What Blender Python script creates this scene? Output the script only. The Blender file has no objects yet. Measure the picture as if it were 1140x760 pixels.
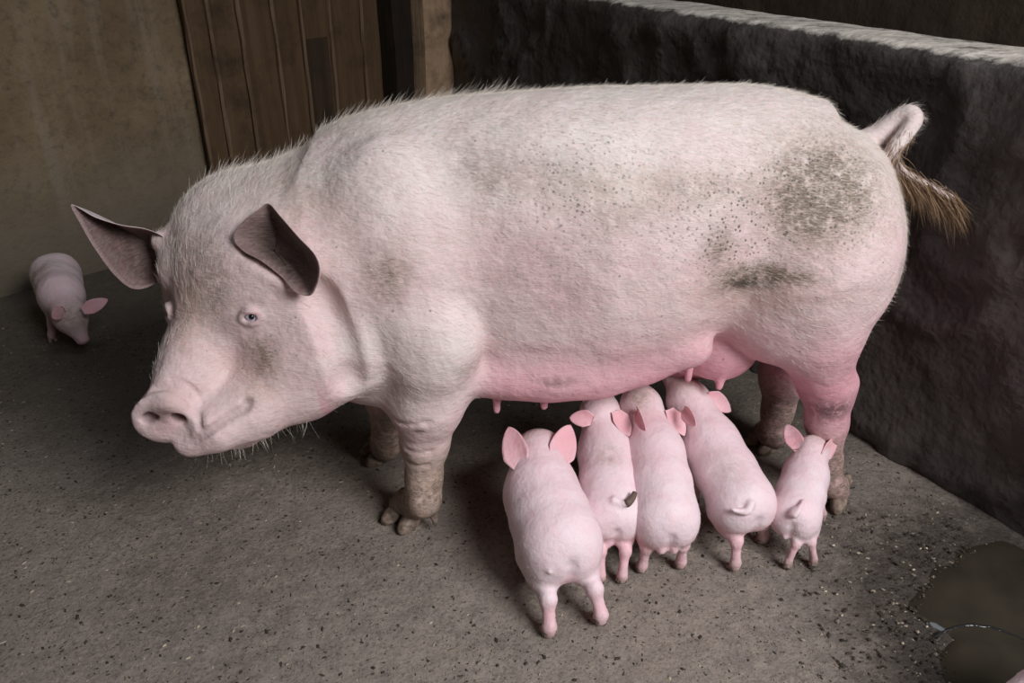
import bpy, math, random
import numpy as np
from mathutils import Vector
rng = np.random.default_rng(7); random.seed(7)
S = bpy.context.scene
# ---------------------------------------------------------------- camera, light, exposure
H = 1.2; FPX = 900.0; TH = math.atan(480/900.0)
cd = bpy.data.cameras.new('camera'); cam = bpy.data.objects.new('camera', cd)
S.collection.objects.link(cam); S.camera = cam
cam.location = (0, 0, H); cam.rotation_euler = (math.pi/2-TH, 0, 0)
cd.sensor_width = 36; cd.lens = 36*FPX/1140; cd.clip_start = .02
S.view_settings.view_transform = 'Standard'; S.view_settings.look = 'None'
S.view_settings.gamma = 1; S.view_settings.use_curve_mapping = False
S.view_settings.exposure = 0.0
W = bpy.data.worlds.new('barn_gloom'); S.world = W; W.use_nodes = True
W.node_tree.nodes['Background'].inputs[0].default_value = (.95, .96, 1, 1)
W.node_tree.nodes['Background'].inputs[1].default_value = 0.018

def area(name, loc, tgt, sx, sy, e, col, spread=180):
    l = bpy.data.lights.new(name, 'AREA'); l.shape = 'RECTANGLE'; l.size = sx; l.size_y = sy
    l.energy = e; l.color = col; l.spread = math.radians(spread)
    o = bpy.data.objects.new(name, l); S.collection.objects.link(o); o.location = loc
    o.rotation_euler = (Vector(tgt)-Vector(loc)).to_track_quat('-Z', 'Y').to_euler()
area('doorway_daylight', (1.9, -.9, 2.5), (0.25, 1.05, .2), 1.5, 1.3, 54, (.98, .97, 1), 112)
area('overhead_fill', (.2, 1.3, 3.2), (.2, 1.5, .3), 1.2, .7, 9, (.80, .90, 1))  # added cool fill from an unseen source above

def ray(px, py):
    u = (px-570)/FPX; v = (py-380)/FPX
    return np.array([u, math.cos(TH)-v*math.sin(TH), -(math.sin(TH)+v*math.cos(TH))])
def PY(px, py, Y):
    d = ray(px, py); return np.array([0, 0, H])+d*(Y/d[1])
def PZ(px, py, z):
    d = ray(px, py); return np.array([0, 0, H])+d*((z-H)/d[2])
def nrm(v):
    v = np.asarray(v, float); return v/np.linalg.norm(v)

# ---------------------------------------------------------------- tagging
def tag(o, label=None, cat=None, group=None, kind=None):
    if label: o['label'] = label
    if cat: o['category'] = cat
    if group: o['group'] = group
    if kind: o['kind'] = kind
    return o
def empty(name, loc):
    o = bpy.data.objects.new(name, None); S.collection.objects.link(o); o.location = loc
    o.empty_display_size = .05; return o
def link(o, parent=None):
    S.collection.objects.link(o)
    if parent:
        o.parent = parent
        w = Vector((0, 0, 0)); q = parent
        while q: w += q.location; q = q.parent
        o.location = Vector(o.location)-w
    return o
def make(name, V, F, mat, parent=None, attrs=None, smooth=True):
    """V (n,3) array; F list of index arrays (k,3)/(k,4)"""
    if isinstance(F, np.ndarray): F = [F]
    V = np.asarray(V, np.float32)
    me = bpy.data.meshes.new(name)
    me.vertices.add(len(V)); me.vertices.foreach_set('co', V.ravel())
    loops = np.concatenate([f.ravel() for f in F]).astype(np.int32)
    tot = np.concatenate([np.full(len(f), f.shape[1]) for f in F]).astype(np.int32)
    st = np.concatenate([[0], np.cumsum(tot)[:-1]]).astype(np.int32)
    me.loops.add(len(loops)); me.loops.foreach_set('vertex_index', loops)
    me.polygons.add(len(tot)); me.polygons.foreach_set('loop_start', st)
    me.update(calc_edges=True); me.validate()
    me.polygons.foreach_set('use_smooth', np.full(len(me.polygons), smooth))
    for k, a in (attrs or {}).items():
        at = me.attributes.new(k, 'FLOAT', 'POINT'); at.data.foreach_set('value', np.asarray(a, np.float32))
    me.materials.append(mat)
    return link(bpy.data.objects.new(name, me), parent)

# ---------------------------------------------------------------- numpy noise
_tab = np.random.default_rng(3).random((64, 64, 64)).astype(np.float32)
def vnoise(P, s):
    Q = np.asarray(P)*s; i = np.floor(Q).astype(int); f = Q-i; f = f*f*(3-2*f); i &= 63; j = (i+1) & 63
    g = lambda a, b, c: _tab[a, b, c]
    x, y, z = f[:, 0], f[:, 1], f[:, 2]
    c00 = g(i[:, 0], i[:, 1], i[:, 2])*(1-x)+g(j[:, 0], i[:, 1], i[:, 2])*x
    c10 = g(i[:, 0], j[:, 1], i[:, 2])*(1-x)+g(j[:, 0], j[:, 1], i[:, 2])*x
    c01 = g(i[:, 0], i[:, 1], j[:, 2])*(1-x)+g(j[:, 0], i[:, 1], j[:, 2])*x
    c11 = g(i[:, 0], j[:, 1], j[:, 2])*(1-x)+g(j[:, 0], j[:, 1], j[:, 2])*x
    return (c00*(1-y)+c10*y)*(1-z)+(c01*(1-y)+c11*y)*z
def fbm(P, s, o=4):
    r = 0; a = .5; t = 0
    for k in range(o):
        r = r+a*vnoise(np.asarray(P)+k*3.7, s*2**k); t += a; a *= .5
    return r/t

# ---------------------------------------------------------------- SDF modelling
class Field:
    def __init__(s, lo, hi, h):
        s.lo = np.array(lo, float); s.h = h
        s.n = np.ceil((np.array(hi)-s.lo)/h).astype(int)+1
        s.F = np.full(s.n, 1.0, np.float32)
        s.ax = [s.lo[k]+h*np.arange(s.n[k]) for k in range(3)]
    def box(s, lo, hi):
        a = np.clip(np.floor((np.array(lo)-s.lo)/s.h).astype(int), 0, s.n-1)
        b = np.clip(np.ceil((np.array(hi)-s.lo)/s.h).astype(int)+1, 1, s.n)
        sl = tuple(slice(a[k], b[k]) for k in range(3))
        g = [s.ax[0][sl[0]][:, None, None], s.ax[1][sl[1]][None, :, None], s.ax[2][sl[2]][None, None, :]]
        return sl, g
    def union(s, sl, d, k):
        a = s.F[sl]
        hh = np.clip(.5+.5*(a-d)/k, 0, 1); s.F[sl] = (a+(d-a)*hh-k*hh*(1-hh)).astype(np.float32)
    def carve(s, sl, d, k):
        a = s.F[sl]; d = -d
        hh = np.clip(.5-.5*(a-d)/k, 0, 1); s.F[sl] = (a+(d-a)*hh+k*hh*(1-hh)).astype(np.float32)
    def cone(s, p, q, r1, r2, k=.02, neg=False):
        p = np.array(p, float); q = np.array(q, float); m = max(r1, r2)+k*1.5+2*s.h
        sl, g = s.box(np.minimum(p, q)-m, np.maximum(p, q)+m)
        v = q-p; L = max(v@v, 1e-12)
        t = np.clip(((g[0]-p[0])*v[0]+(g[1]-p[1])*v[1]+(g[2]-p[2])*v[2])/L, 0, 1)
        d = np.sqrt((g[0]-p[0]-t*v[0])**2+(g[1]-p[1]-t*v[1])**2+(g[2]-p[2]-t*v[2])**2)-(r1+(r2-r1)*t)
        (s.carve if neg else s.union)(sl, d, k)
    def chain(s, P, R, k=.02):
        for i in range(len(P)-1): s.cone(P[i], P[i+1], R[i], R[i+1], k)
    def ell(s, c, r, k=.02, fr=None, neg=False):
        """r = radii along the axes of fr (three row vectors)"""
        c = np.array(c, float); r = np.array(r, float)
        if fr is None: fr = np.eye(3)
        fr = np.array([nrm(v) for v in fr])
        m = max(r)+k*1.5+2*s.h
        sl, g = s.box(c-m, c+m)
        X = [g[j]-c[j] for j in range(3)]
        L = [sum(X[j]*fr[i][j] for j in range(3)) for i in range(3)]
        k0 = np.sqrt(sum((L[i]/r[i])**2 for i in range(3)))
        k1 = np.sqrt(sum((L[i]/r[i]**2)**2 for i in range(3)))+1e-9
        d = k0*(k0-1)/k1
        (s.carve if neg else s.union)(sl, d, k)
    def mesh(s, smooth=2):
        F = s.F; n = np.array(F.shape); ins = F < 0
        c = np.zeros(n-1, np.int8)
        for a in (0, 1):
            for b in (0, 1):
                for d in (0, 1):
                    c += ins[a:n[0]-1+a, b:n[1]-1+b, d:n[2]-1+d]
        act = (c > 0) & (c < 8)
        I = np.argwhere(act); idx = np.full(act.shape, -1, np.int64); idx[act] = np.arange(len(I))
        acc = np.zeros((len(I), 3)); cnt = np.zeros(len(I))
        cor = [(a, b, d) for a in (0, 1) for b in (0, 1) for d in (0, 1)]
        val = {q: F[I[:, 0]+q[0], I[:, 1]+q[1], I[:, 2]+q[2]] for q in cor}
        for q in cor:
            for ax in range(3):
                if q[ax] == 0:
                    r = list(q); r[ax] = 1; r = tuple(r)
                    f0, f1 = val[q], val[r]; x = (f0 < 0) != (f1 < 0)
                    t = np.where(x, f0/np.where(x, f0-f1, 1), 0)
                    p = np.tile(np.array(q, float), (len(I), 1)); p[:, ax] = t
                    acc += p*x[:, None]; cnt += x
        V = s.lo+(I+acc/cnt[:, None])*s.h
        Q = []
        for ax in range(3):
            b, d = (ax+1) % 3, (ax+2) % 3
            A = np.moveaxis(ins, ax, 0)
            m0 = ins.take(range(0, n[ax]-1), ax); m1 = ins.take(range(1, n[ax]), ax)
            ch = m0 != m1
            E = np.argwhere(ch); E = E[(E[:, b] > 0) & (E[:, d] > 0) & (E[:, b] < n[b]-1) & (E[:, d] < n[d]-1)]
            def cell(ob, od):
                K = E.copy(); K[:, b] += ob; K[:, d] += od
                return idx[K[:, 0], K[:, 1], K[:, 2]]
            q = np.stack([cell(-1, -1), cell(0, -1), cell(0, 0), cell(-1, 0)], 1)
            flip = ~m0[E[:, 0], E[:, 1], E[:, 2]]
            q[flip] = q[flip][:, ::-1]
            Q.append(q)
        Q = np.concatenate(Q); Q = Q[(Q >= 0).all(1)]
        for _ in range(smooth):
            a = np.zeros_like(V); w = np.zeros(len(V))
            for k in range(4):
                np.add.at(a, Q[:, k], V[Q[:, (k+1) % 4]]); np.add.at(w, Q[:, k], 1)
                np.add.at(a, Q[:, (k+1) % 4], V[Q[:, k]]); np.add.at(w, Q[:, (k+1) % 4], 1)
            V = V*.4+.6*a/np.maximum(w, 1)[:, None]
        return V, Q
def normals(V, Q):
    N = np.cross(V[Q[:, 2]]-V[Q[:, 0]], V[Q[:, 3]]-V[Q[:, 1]]); A = np.linalg.norm(N, axis=1)/2
    VN = np.zeros_like(V)
    for k in range(4): np.add.at(VN, Q[:, k], N)
    return VN/(np.linalg.norm(VN, axis=1)[:, None]+1e-12), A

def ear_mesh(root, tip, n, width, cup=.35, bend=(0, 0, 0), thick=.006, wprof=None, nu=26, nv=15, twist=0, lift=0):
    """leaf shaped cupped ear; n = direction the opening faces"""
    root = np.array(root, float); tip = np.array(tip, float); ax = tip-root; L = np.linalg.norm(ax); ax = ax/L
    n = nrm(np.array(n)-ax*np.dot(n, ax)); s = np.cross(ax, n); bend = np.array(bend, float)
    G = np.zeros((nu, nv, 3)); NN = np.zeros((nu, nv, 3))
    for i in range(nu):
        t = i/(nu-1)
        w = width*.5*(wprof(t) if wprof else (min(1, .55+1.5*t) if t < .3 else 1)*max(0, 1-((t-.25)/.75)**2.2 if t > .25 else 1)**.75)
        w = max(w, width*.02)
        c = root+ax*L*t+bend*(t*t)*L
        cu = cup*(1-.55*t); ang = twist*t
        s2 = s*math.cos(ang)+n*math.sin(ang); n2 = n*math.cos(ang)-s*math.sin(ang)
        for j in range(nv):
            v = -1+2*j/(nv-1); a = v*cu*2.2
            R = w/max(.001, (cu*2.2 if cu > .02 else .02))
            G[i, j] = c+s2*R*math.sin(a)+n2*R*(1-math.cos(a))+n2*lift*v*w
    du = np.gradient(G, axis=0); dv = np.gradient(G, axis=1)
    NN = np.cross(du, dv); NN /= np.linalg.norm(NN, axis=2)[..., None]+1e-12
    if (NN.reshape(-1, 3)@n).mean() < 0: NN = -NN; sg = -1
    else: sg = 1
    e = np.linspace(0, 1, nu)[:, None]; vv = np.abs(np.linspace(-1, 1, nv))[None, :]
    th = thick*(1-.45*e)*(1-.6*vv**3)
    A = G+NN*th[..., None]*.5; B = G-NN*th[..., None]*.5
    V = np.concatenate([A.reshape(-1, 3), B.reshape(-1, 3)]); o = nu*nv; Q = []
    for i in range(nu-1):
        for j in range(nv-1):
            a, b, c2, d = i*nv+j, (i+1)*nv+j, (i+1)*nv+j+1, i*nv+j+1
            f1 = (a, b, c2, d); f2 = (o+d, o+c2, o+b, o+a)
            Q += [f1, f2] if sg > 0 else [f1[::-1], f2[::-1]]
    for i in range(nu-1):
        for j in (0, nv-1):
            a, b = i*nv+j, (i+1)*nv+j
            Q.append((a, o+a, o+b, b) if (j == 0) == (sg > 0) else (b, o+b, o+a, a))
    for j in range(nv-1):
        for i in (0, nu-1):
            a, b = i*nv+j, i*nv+j+1
            Q.append((a, b, o+b, o+a))
    inner = np.concatenate([np.ones(o), np.zeros(o)])
    tt = np.tile(np.repeat(np.linspace(0, 1, nu), nv), 2)
    return V, np.array(Q), inner, tt

def bowl_ear(rim, centre, bulge, thick=.008, n=64, m=14, prof=1.0):
    rim = [np.array(p, float) for p in rim]; R = []
    k = len(rim)
    for x in np.linspace(0, k, n, endpoint=False):
        i = int(x); t = x-i; p0, p1, p2, p3 = rim[(i-1) % k], rim[i], rim[(i+1) % k], rim[(i+2) % k]
        R.append(.5*((2*p1)+(-p0+p2)*t+(2*p0-5*p1+4*p2-p3)*t*t+(-p0+3*p1-3*p2+p3)*t**3))
    R = np.array(R); c = np.array(centre, float); b = np.array(bulge, float); L = np.linalg.norm(b); bn_ = b/L
    rs = np.linspace(1, .02, m); V = []
    for r in rs: V.append(c+(R-c)*r+b*(4*r*(1-r))*prof)
    A = np.concatenate(V); rr = np.repeat(rs, n)
    w = rim_w = np.clip((1-rr)/.12, 0, 1)
    Bk = A+bn_*(thick*(.35+.65*w))[:, None]+(A-c)*(.015*(1-w))[:, None]
    V = np.concatenate([A, Bk]); o = m*n; Q = []
    for i in range(m-1):
        for j in range(n):
            a, b_, c_, d = i*n+j, i*n+(j+1) % n, (i+1)*n+(j+1) % n, (i+1)*n+j
            Q.append((a, b_, c_, d)); Q.append((o+d, o+c_, o+b_, o+a))
    for j in range(n): Q.append((j, o+j, o+(j+1) % n, (j+1) % n))
    Q = np.array(Q); N = np.cross(V[Q[:, 2]]-V[Q[:, 0]], V[Q[:, 3]]-V[Q[:, 1]])
    if N[:1].sum(0)@bn_ > 0: Q = Q[:, ::-1]
    return V, Q, np.concatenate([np.ones(o), np.zeros(o)]), np.concatenate([rr, rr])

def join(parts):
    V = []; Q = []; o = 0
    for v, q in parts: V.append(v); Q.append(q+o); o += len(v)
    return np.concatenate(V), np.concatenate(Q)

def tube(P, R, n=10):
    P = np.array(P, float); m = len(P); T = np.gradient(P, axis=0); T /= np.linalg.norm(T, axis=1)[:, None]+1e-9
    up = np.array([0, 0, 1.]) if abs(T[0][2]) < .9 else np.array([1., 0, 0]); V = []; Q = []
    for i in range(m):
        s = nrm(np.cross(T[i], up)); up = np.cross(s, T[i])
        for k in range(n):
            a = 2*math.pi*k/n; V.append(P[i]+R[i]*(s*math.cos(a)+up*math.sin(a)))
    for i in range(m-1):
        for k in range(n):
            Q.append((i*n+k, i*n+(k+1) % n, (i+1)*n+(k+1) % n, (i+1)*n+k))
    V.append(P[0]); V.append(P[-1]); a, b = m*n, m*n+1
    for k in range(0, n, 2):
        Q.append((a, (k+2) % n, k+1, k)); Q.append((b, (m-1)*n+k, (m-1)*n+k+1, (m-1)*n+(k+2) % n))
    return np.array(V), np.array(Q)
def sphere(c, r, n=16, m=10):
    V = []; Q = []
    for i in range(m+1):
        a = math.pi*i/m
        for k in range(n):
            b = 2*math.pi*k/n; V.append((c[0]+r*math.sin(a)*math.cos(b), c[1]+r*math.sin(a)*math.sin(b), c[2]+r*math.cos(a)))
    for i in range(m):
        for k in range(n): Q.append((i*n+k, (i+1)*n+k, (i+1)*n+(k+1) % n, i*n+(k+1) % n))
    return np.array(V), np.array(Q)
def spline(P, n):
    P = np.array(P, float); m = len(P); out = []
    for x in np.linspace(0, m-1-1e-6, n):
        i = int(x); t = x-i
        p0, p1, p2, p3 = P[max(i-1, 0)], P[i], P[i+1], P[min(i+2, m-1)]
        out.append(.5*((2*p1)+(-p0+p2)*t+(2*p0-5*p1+4*p2-p3)*t*t+(-p0+3*p1-3*p2+p3)*t**3))
    return np.array(out)

# hair ribbons
def hair(name, roots, dirs, lens, mat, parent, width=.0005, droop=.3, wob=.25):
    n = len(roots); side = np.cross(dirs, rng.normal(size=(n, 3))); side /= np.linalg.norm(side, axis=1)[:, None]+1e-9
    cur = rng.normal(size=(n, 3))*wob; cur[:, 2] -= droop
    V = []
    for t, w in ((0, 1), (.35, .9), (.7, .6), (1, .08)):
        c = roots+dirs*(lens*t)[:, None]+cur*(lens*t*t)[:, None]*.5
        V += [c-side*width*w*.5, c+side*width*w*.5]
    V = np.stack(V, 1).reshape(-1, 3); b = (np.arange(n)*8)[:, None]
    Q = np.concatenate([b+np.array([k, k+1, k+3, k+2]) for k in (0, 2, 4)])
    o = make(name, V, Q, mat, parent, {'rnd': np.repeat(rng.random(n), 8)}); o['kind'] = 'stuff'; return o
def scatter(V, Q, A, wt, n):
    p = A*wt[Q].mean(1); p = p/p.sum(); f = rng.choice(len(Q), n, p=p); u = rng.random((n, 2))
    q = V[Q[f]]; u0, u1 = u[:, :1], u[:, 1:]
    return (q[:, 0]*(1-u0)+q[:, 1]*u0)*(1-u1)+(q[:, 3]*(1-u0)+q[:, 2]*u0)*u1, f

# ---------------------------------------------------------------- materials
class NT:
    def __init__(s, name):
        s.m = bpy.data.materials.new(name); s.m.use_nodes = True; s.t = s.m.node_tree
        s.b = s.t.nodes['Principled BSDF']; s.geo = s.n('ShaderNodeNewGeometry').outputs['Position']
    def n(s, k): return s.t.nodes.new(k)
    def set(s, sock, v):
        if isinstance(v, bpy.types.NodeSocket): s.t.links.new(v, sock)
        elif isinstance(v, (tuple, list)) and len(v) == 3 and sock.type == 'RGBA': sock.default_value = (*v, 1)
        else: sock.default_value = v
    def pos(s, scale=(1, 1, 1), rot=(0, 0, 0)):
        m = s.n('ShaderNodeMapping'); s.set(m.inputs[0], s.geo); m.inputs['Scale'].default_value = scale
        m.inputs['Rotation'].default_value = rot; return m.outputs[0]
    def noise(s, sc, det=4, rough=.55, vec=None, dist=0):
        q = s.n('ShaderNodeTexNoise'); s.set(q.inputs['Vector'], vec or s.geo); q.inputs['Scale'].default_value = sc
        q.inputs['Detail'].default_value = det; q.inputs['Roughness'].default_value = rough
        q.inputs['Distortion'].default_value = dist; return q.outputs[0]
    def vor(s, sc, feat='F1', vec=None):
        q = s.n('ShaderNodeTexVoronoi'); q.feature = feat; s.set(q.inputs['Vector'], vec or s.geo)
        q.inputs['Scale'].default_value = sc; return q.outputs
    def rng(s, x, a, b, c=0., d=1.):
        q = s.n('ShaderNodeMapRange'); s.set(q.inputs[0], x)
        for i, v in enumerate((a, b, c, d)): q.inputs[i+1].default_value = v
        return q.outputs[0]
    def mul(s, a, b, op='MULTIPLY'):
        q = s.n('ShaderNodeMath'); q.operation = op; s.set(q.inputs[0], a); s.set(q.inputs[1], b); return q.outputs[0]
    def mix(s, f, a, b):
        q = s.n('ShaderNodeMix'); q.data_type = 'RGBA'; s.set(q.inputs[0], f); s.set(q.inputs[6], a); s.set(q.inputs[7], b)
        return q.outputs[2]
    def att(s, name):
        q = s.n('ShaderNodeAttribute'); q.attribute_name = name; return q.outputs['Fac']
    def bump(s, h, st, dist=.01, prev=None):
        q = s.n('ShaderNodeBump'); s.set(q.inputs['Height'], h); q.inputs['Strength'].default_value = st
        q.inputs['Distance'].default_value = dist
        if prev: s.set(q.inputs['Normal'], prev)
        return q.outputs[0]
    def out(s, col, rough=.8, nor=None, spec=.3):
        s.set(s.b.inputs['Base Color'], col); s.set(s.b.inputs['Roughness'], rough)
        s.set(s.b.inputs['Specular IOR Level'], spec)
        if nor: s.set(s.b.inputs['Normal'], nor)
        return s.m

def skin_mat(name, base, warm, pink, dirtc, mudc, piglet=False):
    m = NT(name)
    c = m.mix(m.rng(m.noise(9, 4), .38, .66), base, warm)
    c = m.mix(m.mul(m.att('tan'), m.rng(m.noise(24, 5, .65), .3, .6, .35, 1)), c, (.56, .41, .29))
    c = m.mix(m.att('pink'), c, pink)
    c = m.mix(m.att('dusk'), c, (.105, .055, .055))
    # fine coat streaks
    st = m.noise(1, 3, .6, m.pos((60, 60, 420) if not piglet else (300, 300, 700), (0, .12, 0)))
    c = m.mix(m.rng(st, .42, .72, 0, .16 if not piglet else .12), c, (.88, .84, .78) if not piglet else (.85, .78, .76))
    c = m.mix(m.rng(m.noise(30 if not piglet else 22, 5, .7), .5 if piglet else .55, .75, 0, .22 if not piglet else .30), c, pink)
    # flat dried film of dirt, broken up
    d = m.mul(m.att('dirt'), m.rng(m.noise(38, 6, .75), .30, .52, 0, 1.25))
    d = m.mul(d, m.rng(m.noise(1, 3, .6, m.pos((90, 90, 330))), .3, .6, .35, 1))
    c = m.mix(d, c, dirtc)
    # scaly dark speckles
    v = m.vor(115)[0]
    sp = m.mul(m.rng(v, .34, .22), m.att('speck'))
    sp = m.mul(sp, m.rng(m.noise(60, 4, .7), .40, .52))
    c = m.mix(m.mul(sp, .85), c, (.085, .08, .07))
    v2 = m.vor(38)[0]
    sp2 = m.mul(m.rng(v2, .11, .07), m.rng(m.noise(14, 2), .56, .62, 0, .6))
    c = m.mix(sp2, c, (.16, .13, .10)) if not piglet else c
    md = m.mul(m.att('mud'), m.rng(m.noise(60, 5, .7), .32, .52))
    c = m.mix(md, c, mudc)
    b = m.bump(m.noise(11 if not piglet else 28, 4, .55), .5 if not piglet else .5, .03 if not piglet else .010)
    b = m.bump(st, .35 if not piglet else .15, .004, b)
    b = m.bump(m.noise(45 if not piglet else 70, 5, .65), .20 if not piglet else .15, .006, b)
    m.b.inputs['Subsurface Weight'].default_value = .12
    m.b.inputs['Subsurface Radius'].default_value = (.012, .004, .003)
    m.b.inputs['Subsurface Scale'].default_value = 1.0
    return m.out(c, .62 if not piglet else .55, b, .3)
SOW = skin_mat('sow_skin', (.82, .73, .70), (.78, .65, .63), (.70, .32, .38), (.21, .16, .12), (.05, .04, .032))
PIG = skin_mat('piglet_skin', (.82, .71, .74), (.80, .64, .67), (.80, .40, .44), (.30, .24, .17), (.06, .045, .035), True)
def simple(name, col, rough=.7, spec=.3, n=None, ncol=None):
    m = NT(name); c = col
    if n: c = m.mix(m.rng(m.noise(n, 4), .4, .65), col, ncol)
    return m.out(c, rough, None, spec)
HOOF = simple('hoof_horn', (.30, .22, .17), .6, .3, 60, (.09, .07, .05))
PHOOF = simple('piglet_hoof', (.32, .22, .18), .6, .3, 90, (.12, .09, .07))
EYEW = simple('eyeball', (.62, .66, .76), .1, .6)
EYED = simple('pupil', (.008, .008, .012), .06, .7)
NOS = simple('nostril_inside', (.03, .012, .01), .6)
TAILT = simple('piglet_tail_tip', (.13, .09, .07), .6)
mh = NT('bristles'); mh.b.inputs['Alpha'].default_value = 1
HAIR = mh.out(mh.mix(mh.att('rnd'), (.86, .80, .72), (.62, .54, .44)), .5, None, .4)
mh = NT('tail_hair'); HAIRT = mh.out(mh.mix(mh.att('rnd'), (.40, .26, .15), (.09, .05, .028)), .6, None, .3)

# ---------------------------------------------------------------- floor
f0 = PZ(945, 472, 0); f1 = PZ(1135, 590, 0); corner = PZ(485, 196, 0); leftp = PZ(60, 314, 0)
wd = nrm(f1-corner)                      # along the right wall towards the viewer
bd = nrm(leftp-corner)                   # along the back wall towards the left
wn = np.array([wd[1], -wd[0], 0]);  wn = wn if wn[0] < 0 else -wn     # right wall faces left
bn = np.array([bd[1], -bd[0], 0]);  bn = bn if bn[1] < 0 else -bn
m = NT('trampled_concrete')
c = m.mix(m.rng(m.noise(2.2, 5), .36, .66), (.300, .252, .214), (.210, .178, .152))
c = m.mix(m.rng(m.noise(26, 6, .75), .42, .66), c, (.34, .29, .24))
c = m.mix(m.rng(m.noise(120, 4, .8), .5, .72, 0, .8), c, (.06, .05, .04))
g = m.vor(170)[0]; c = m.mix(m.mul(m.rng(g, .20, .12), m.rng(m.noise(30, 3), .5, .6)), c, (.36, .31, .24))
wet = m.n('ShaderNodeVectorMath'); wet.operation = 'DISTANCE'; m.set(wet.inputs[0], m.pos((1, .9, 1)))
pc = PZ(1150, 705, 0); wet.inputs[1].default_value = (pc[0], pc[1]*.9, 0)
wv = m.mul(wet.outputs['Value'], m.mul(m.noise(12, 6, .8), .42), 'ADD')
wm = m.rng(wv, .68, .47)
c = m.mix(m.mul(wm, .82), c, (.028, .023, .018))
# floor behind the sow: her shadow put into the colour
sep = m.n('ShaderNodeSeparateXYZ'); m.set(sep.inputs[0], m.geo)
back_shade = m.mul(m.rng(m.mul(sep.outputs[1], m.mul(m.noise(3.5, 4), .5), 'ADD'), 1.75, 2.15), .6)
c = m.mix(back_shade, c, (.055, .042, .028))
b = m.bump(m.noise(70, 6, .75), .7, .01); b = m.bump(m.noise(9, 4), .4, .03, b)
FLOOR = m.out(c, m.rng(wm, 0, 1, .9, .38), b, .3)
n = 220
gx, gy = np.meshgrid(np.linspace(-4.5, 5, n), np.linspace(-1.5, 7, n), indexing='ij')
P = np.stack([gx.ravel(), gy.ravel(), np.zeros(n*n)], 1)
P[:, 2] = (fbm(P, 5, 3)-.62)*.008-.001
q = np.arange(n*n).reshape(n, n); Q = np.stack([q[:-1, :-1], q[1:, :-1], q[1:, 1:], q[:-1, 1:]], -1).reshape(-1, 4)
tag(make('floor', P, Q, FLOOR), kind='structure')

# ---------------------------------------------------------------- walls
def rough_wall(name, A, B, nout, height, thick, mat, amp=.02, top_amp=.012, res=.025, craggy=True, label=None):
    """wall from A to B; nout = face towards the pen"""
    L = np.linalg.norm(B-A); d = (B-A)/L; nu = int(L/res)
    prof = [(0, z) for z in np.linspace(-.05, height-.02, int(height/res))]
    prof += [(.012, height-.006)]+[(t, height) for t in np.linspace(.03, thick-.03, max(3, int(thick/res)))]+[(thick-.012, height-.006)]
    prof += [(thick, z) for z in np.linspace(height-.03, -.05, 8)]
    prof = np.array(prof); m_ = len(prof); u = np.linspace(0, L, nu)
    V = (A[None, None]+d[None, None]*u[:, None, None]-nout[None, None]*prof[None, :, :1]+np.array([0, 0, 1.])[None, None]*prof[None, :, 1:]).reshape(-1, 3)
    pr = np.tile(prof, (nu, 1)); front = np.exp(-(pr[:, 0]/.03)**2)
    top = np.clip((pr[:, 1]-(height-.04))/.04, 0, 1)
    e = fbm(V, 3.2, 5)-.5
    r = 1-2*np.abs(fbm(V+7, 3.6, 4)-.5)*3.2
    disp = amp*(1.7*e+(.8*np.clip(r, 0, 1)**4 if craggy else 0))
    V = V+nout[None]*(disp*front)[:, None]
    V[:, 2] += top*top_amp*((fbm(V+3, 6, 4)-.5)*1.0)
    V = V-nout[None]*(top*front*top_amp*1.5*fbm(V+9, 14, 3))[:, None]
    q = np.arange(nu*m_).reshape(nu, m_); Q = np.stack([q[:-1, :-1], q[1:, :-1], q[1:, 1:], q[:-1, 1:]], -1).reshape(-1, 4)
    ends = [np.stack([q[i, :m_//2-1], q[i, 1:m_//2], q[i, ::-1][1:m_//2], q[i, ::-1][:m_//2-1]], -1) for i in (0, nu-1)]
    return tag(make(name, V, np.concatenate([Q]+ends), mat), label=label, kind='structure')
m = NT('dark_mud_plaster')
c = m.mix(m.rng(m.noise(2.5, 5), .35, .65), (.056, .047, .043), (.100, .083, .076))
c = m.mix(m.rng(m.noise(14, 6, .7), .5, .75), c, (.085, .072, .062))
c = m.mix(m.rng(m.noise(60, 4, .7), .60, .74, 0, .6), c, (.13, .115, .10))
sp = m.n('ShaderNodeSeparateXYZ'); m.set(sp.inputs[0], m.geo)
lit_topm = m.rng(m.mul(sp.outputs[2], m.mul(m.noise(16, 5, .7), .036), 'ADD'), .953, .962)
c = m.mix(lit_topm, c, m.mix(m.noise(20, 4), (.88, .80, .70), (.62, .55, .47)))  # wall top paler: the light falling on it is put into the colour
b = m.bump(m.noise(9, 3, .5), .8, .03); b = m.bump(m.noise(38, 3, .6), .5, .008, b)
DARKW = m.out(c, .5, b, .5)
endA = corner-wd*.0; endB = corner+wd*5.2
WT = float(-np.dot(PZ(1140, 51, .943)-corner, wn))
rough_wall('wall_right', endA, endB, wn, .945, WT, DARKW, amp=.03)

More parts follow.
